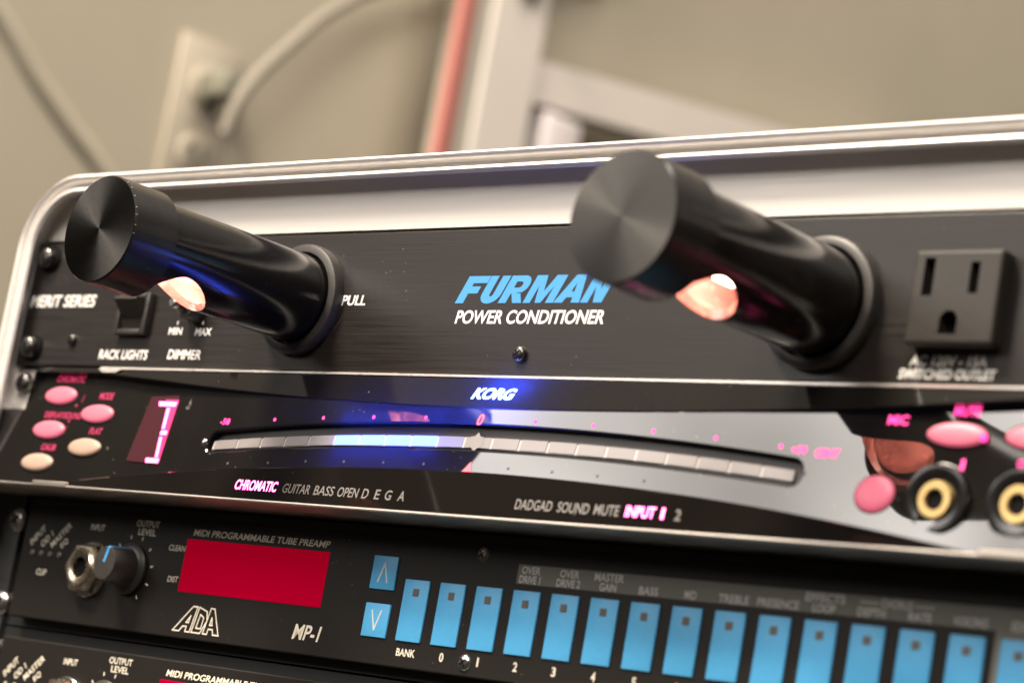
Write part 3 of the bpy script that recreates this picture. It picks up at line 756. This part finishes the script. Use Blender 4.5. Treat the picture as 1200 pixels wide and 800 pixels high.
# front jacks
for cx in (150.6, 173.4):
    cx, cz = adj(cx, -74.2); yb = MN(cx, cz)
    bm = bmesh.new(); lathe(bm, (cx, cz), [(9.2, yb + 2), (9.2, yb - .5), (8.8, yb - 1.2), (7.6, yb - 1.4), (4.7, yb - .7), (4.7, yb + 1)], 48, cap0=False, cap1=False); fixn(bm)
    jk = finish('jack', bm, M['black_tube'], tn, True, 50)
    bm = bmesh.new(); lathe(bm, (cx, cz), [(4.7, yb + 1), (4.7, yb - 1.5), (4.5, yb - 1.9), (2.75, yb - 1.9), (2.6, yb - 1.5), (2.5, yb + 6)], 40, cap0=False, cap1=False); fixn(bm)
    finish('jack_bushing', bm, M['gold'], jk, True, 50)
    bm = bmesh.new(); lathe(bm, (cx, cz), [(2.55, yb - .9), (2.5, yb + 1.6)], 24); finish('jack_hole', bm, M['void'], jk)

# blue glow: lamps behind the acrylic, plus point lights added in front
def glow_light(name, loc, power, col, r):
    l = D.lights.new(name, 'POINT'); l.energy = power; l.color = col; l.shadow_soft_size = r * S
    o = D.objects.new(name, l); COL.objects.link(o); o.location = Vector(loc) * S
glow_light('logo_glow', (-4.0, -6.0, -47.6), 0.009, (0.03, 0.09, 1.0), 0.5)      # added in front, throws the letters' spill
for x_ in (-10.0, -6.2, -2.4, 1.4): glow_light('logo_lamp', (x_ + 3.5, 1.0, -50.6), 0.050, (0.02, 0.06, 1.0), 0.6)   # behind the acrylic
for k in range(8):
    x_ = adj(seps[5] + (seps[9] - seps[5]) * (k + .5) / 8, -65)[0]; z_ = (b_t(x_) + b_b(x_)) / 2
    glow_light('meter_glow', (x_, MN(x_, z_) - .9, z_ + .6), 0.0013, (0.03, 0.08, 1.0), 0.5)  # added in front of the bar for its blue spill
    for z2 in (slot(x_)[0] + 1.0, slot(x_)[1] - 1.0):
        glow_light('meter_glow', (x_ + 2.5, MN(x_, z2) + 3.2, z2), 0.0045, (0.02, 0.05, 1.0), 0.5)

# ================================================================== preamps
UC = -2.5 * U
pa = thing('preamp', (0, 0, UC), 'black preamp just below the glossy tuner, its blue buttons fully in view', 'preamp', 'preamps stacked in the rack')
bm = bmesh.new()
PX0 = -215.4
box(bm, PX0, 240, 0, 5.6, UC - 19.3, UC + 18.4, .5, 2)
cutb = bmesh.new()
fp = finish('faceplate', bm, M['panel'], pa)
for z0, z1 in ((-95.6, -90), (-135, -127.0)):      # slots for the two centre screws
    zc = z0 if z1 == -90 else z1
    box(cutb, -4.3, 1.3, -2, 4, min(z0, z1), max(z0, z1)); lathe(cutb, (-1.5, zc), [(2.8, -2), (2.8, 4)], 24)
fixn(cutb)
c_ = finish('cut', cutb, M['void']); boolean(fp, c_)
bm = bmesh.new(); box(bm, -241.2, 241.2, 6, 8.5, UC - 21.9, UC + 21.9); finish('rack_ear', bm, M['ear'], pa)
bm = bmesh.new(); box(bm, -215, 215, 10.6, 200, UC - 21, UC + 21); finish('chassis', bm, M['shell'], pa)
for x, z, y in ((-226.2, -97.6, 6), (-226.2, -126.0, 6), (229, -97.6, 6), (229, -126.0, 6)):
    screw_head('rack_screw', (x, z), y, 4.3, 3.4, pa, M['steel'])
screw_head('panel_screw', (-1.6, -95.9), 1.0, 2.2, 1.7, pa, M['nickel_dark'])
screw_head('panel_screw', (-1.6, -126.4), 1.6, 2.5, 2.6, pa, M['steel'])
# red display
bm = bmesh.new(); box(bm, -130.0, -63.9, -0.25, 0.4, -115.9, -99.2, .15, 1); finish('display', bm, M['display'], pa)
# printed words
P = Printer('lettering', M['cream_ink'], pa)
P(text, 'MIDI PROGRAMMABLE TUBE PREAMP', -127.6, -64.6, -98.0, -95.9, None, .2, .016)
P(ctext, 'INPUT', -176.4, -98.2, 2.1, .78, bold=.004, shear=.08)
P(ctext, 'OUTPUT', -151.0, -95.6, 2.1, .92, bold=.004); P(ctext, 'LEVEL', -150.7, -98.3, 2.1, .84, bold=.004)
P(ctext, 'CLEAN', -134.4, -102.4, 1.9, .84, bold=.004, shear=.1); P(ctext, 'DIST', -133.6, -112.3, 1.9, .76, bold=.004, shear=.1)
P(ctext, 'CLIP', -201.8, -114.7, 2.1, .76, bold=.004, shear=.08)
for s, x, z in (('INPUT', -207.6, -102.6), ('OD 1', -202.3, -103.6), ('MASTER', -195.1, -101.8), ('EQ', -192.5, -104.5)):
    P(ctext, s, x, z, 2.3, .84, bold=.004, rot=math.radians(42))
P(text, 'MP-1', -73.4, -61.9, -126.0, -121.4, None, .2, .012)
P(text, 'BANK', -29.0, -21.4, -126.9, -124.7, None, 0.0, .014)
for n_, s in enumerate(('0', '1', '2', '3', '4', '5', '6', '7', '8', '9')):
    P(ctext, s, -29.96 + (n_ + 1) * 14.226 + 4.9, -125.8, 2.6, .6, bold=.014)
for k in range(9):    # scale ticks round the knob
    a = math.radians(200 - k * 32); P(stroke, [(-155.6 + 10.2 * math.cos(a), -110.6 + 10.2 * math.sin(a)), (-155.6 + 11.0 * math.cos(a), -110.6 + 11.0 * math.sin(a))], .45)
# outlined emblem
bm = bmesh.new()
def tr(p): return (-129.0 + p[0] * 22.0 + .25 * p[1] * 8.0, -128.0 + p[1] * 8.0)
WD = .42
for loop in ([(0, 0), (.27, 1), (.37, 1), (.37, 0), (.27, 0), (.27, .2), (.19, .2), (.14, 0)], [(.23, .36), (.285, .36), (.285, .62)],
             [(.41, 0), (.41, 1), (.60, .86), (.66, .5), (.60, 0)], [(.48, .18), (.48, .72), (.57, .62), (.585, .18)],
             [(.66, 0), (.66, 1), (.74, 1), (1.0, 0), (.88, 0), (.84, .2), (.75, .2), (.75, 0)], [(.745, .36), (.80, .36), (.745, .64)]):
    stroke(bm, [tr(q) for q in loop], WD, None, .06, True)
finish('logo', bm, M['cream_ink'], pa)
# label band
bm = bmesh.new(); box(bm, 12.7, 167.2, -0.10, 0.2, -103.0, -97.6); box(bm, 167.2, 236, -0.10, 0.2, -125.0, -97.6)
lb_ = finish('label_band', bm, M['label_grey'], pa)
P = Printer('lettering', M['white_ink'], lb_)
BW, BP, BX = 9.9, 14.226, -29.96
def bc(n_): return BX + BP * n_ + BW / 2
for n_, (a, b) in {3: ('OVER', 'DRIVE 1'), 4: ('OVER', 'DRIVE 2'), 5: ('MASTER', 'GAIN'), 10: ('EFFECTS', 'LOOP')}.items():
    P(ctext, a, bc(n_), -99.1, 2.15, .80, bold=.008, off=.16); P(ctext, b, bc(n_), -101.7, 2.15, .62 if n_ < 5 else .8, bold=.008, off=.16)
for n_, a in {6: 'BASS', 7: 'MID', 8: 'TREBLE', 9: 'PRESENCE', 11: 'DEPTH', 12: 'RATE', 13: 'VOICING', 14: 'EDIT'}.items():
    P(ctext, a, bc(n_), -101.6, 2.15, .76, bold=.004, off=.16)
P(ctext, 'CHORUS', (bc(11) + bc(12)) / 2, -99.1, 2.0, .76, bold=.004, off=.16)
for a, b in ((bc(11) - 3.6, bc(11) + 1.8), (bc(12) - 1.8, bc(12) + 3.6)): P(stroke, [(a, -99.2), (b, -99.2)], .3, None, .16)
# buttons
for n_ in range(18):
    x0 = BX + BP * n_
    if x0 > 225: break
    bm = bmesh.new(); box(bm, x0, x0 + BW, -0.55, 0.3, -122.65, -104.85, .22, 2)
    bt = finish('button', bm, M['blue_button'], pa, True, 40)
    bm = bmesh.new(); box(bm, x0 + 3.9, x0 + 6.3, -0.75, -0.3, -109.6, -107.4, .15, 1); finish('indicator', bm, M['led_off'], bt)
for z0, z1, up in ((-108.6, -98.8, 1), (-122.5, -112.7, 0)):
    bm = bmesh.new(); box(bm, -44.4, -34.2, -0.55, 0.3, z0, z1, .22, 2); bt = finish('arrow_button', bm, M['blue_button'], pa, True, 40)
    bm = bmesh.new(); c = (-39.3, (z0 + z1) / 2); s = 1 if up else -1
    stroke(bm, [(c[0] - 1.9, c[1] - 2.7 * s), (c[0], c[1] + 2.7 * s), (c[0] + 1.9, c[1] - 2.7 * s)], .55, None, .62)
    finish('arrow_mark', bm, M['white_ink'], bt)
# clip lights
for k in range(4):
    bm = bmesh.new(); lathe(bm, (-208.6 + k * 4.95, -108.6), [(1.0, 0), (1.0, -.4), (.6, -.8)], 16, cap0=False); fixn(bm); finish('clip_light', bm, M['led_off'], pa, True)
# input jack
JC = (-175.6, -112.2)
bm = bmesh.new(); lathe(bm, JC, [(9.2, 0), (9.2, -.8), (8.9, -1.1), (5, -1.1)], 48, cap0=False, cap1=False); fixn(bm)
jk = finish('input_jack', bm, M['steel'], pa, True, 40)
bm = bmesh.new()
lathe(bm, JC, [(8.9, -1.1), (8.9, -3.4), (8.1, -4.6), (6.2, -4.8)], 6, cap0=False, cap1=False); fixn(bm); finish('hex_nut', bm, M['nickel'], jk)
bm = bmesh.new(); lathe(bm, JC, [(6.4, -2), (6.4, -5.0), (5.9, -5.5), (4.2, -5.5), (3.4, -5.0), (3.3, 2)], 40, cap0=False, cap1=False); fixn(bm); finish('bushing', bm, M['nickel'], jk, True, 40)
bm = bmesh.new(); lathe(bm, JC, [(3.35, -3.6), (3.3, -2)], 24); finish('jack_hole', bm, M['void'], jk)
# output knob
KC = (-155.6, -110.6)
bm = bmesh.new(); lathe(bm, KC, [(8.4, -.3), (8.4, -1.2), (7.6, -1.9), (6.4, -2.3), (5.6, -10.4), (5.2, -11.0), (2, -11.1)], 48, cap0=False); fixn(bm)
kb = finish('knob', bm, M['plastic'], pa, True, 40)
bm = bmesh.new(); ang = math.radians(76)
ca, sa = math.cos(ang), math.sin(ang)
def kp(r, y, t): return (KC[0] + r * ca - t * sa, y, KC[1] + r * sa + t * ca)
P_ = [(0.4, -11.2), (5.28, -11.15), (5.74, -10.5), (6.52, -2.35)]
for (r0, y0), (r1, y1) in zip(P_, P_[1:]):
    q = [bm.verts.new(kp(r0, y0, -.55)), bm.verts.new(kp(r1, y1, -.55)), bm.verts.new(kp(r1, y1, .55)), bm.verts.new(kp(r0, y0, .55))]; bm.faces.new(q)
finish('pointer_line', bm, M['blue_ink'], kb)

pb = copy_tree(pa); pb.location = pa.location + Vector((0, 0, -U * S))
pb['label'] = 'second black preamp under the first, mostly cut off at the bottom edge'
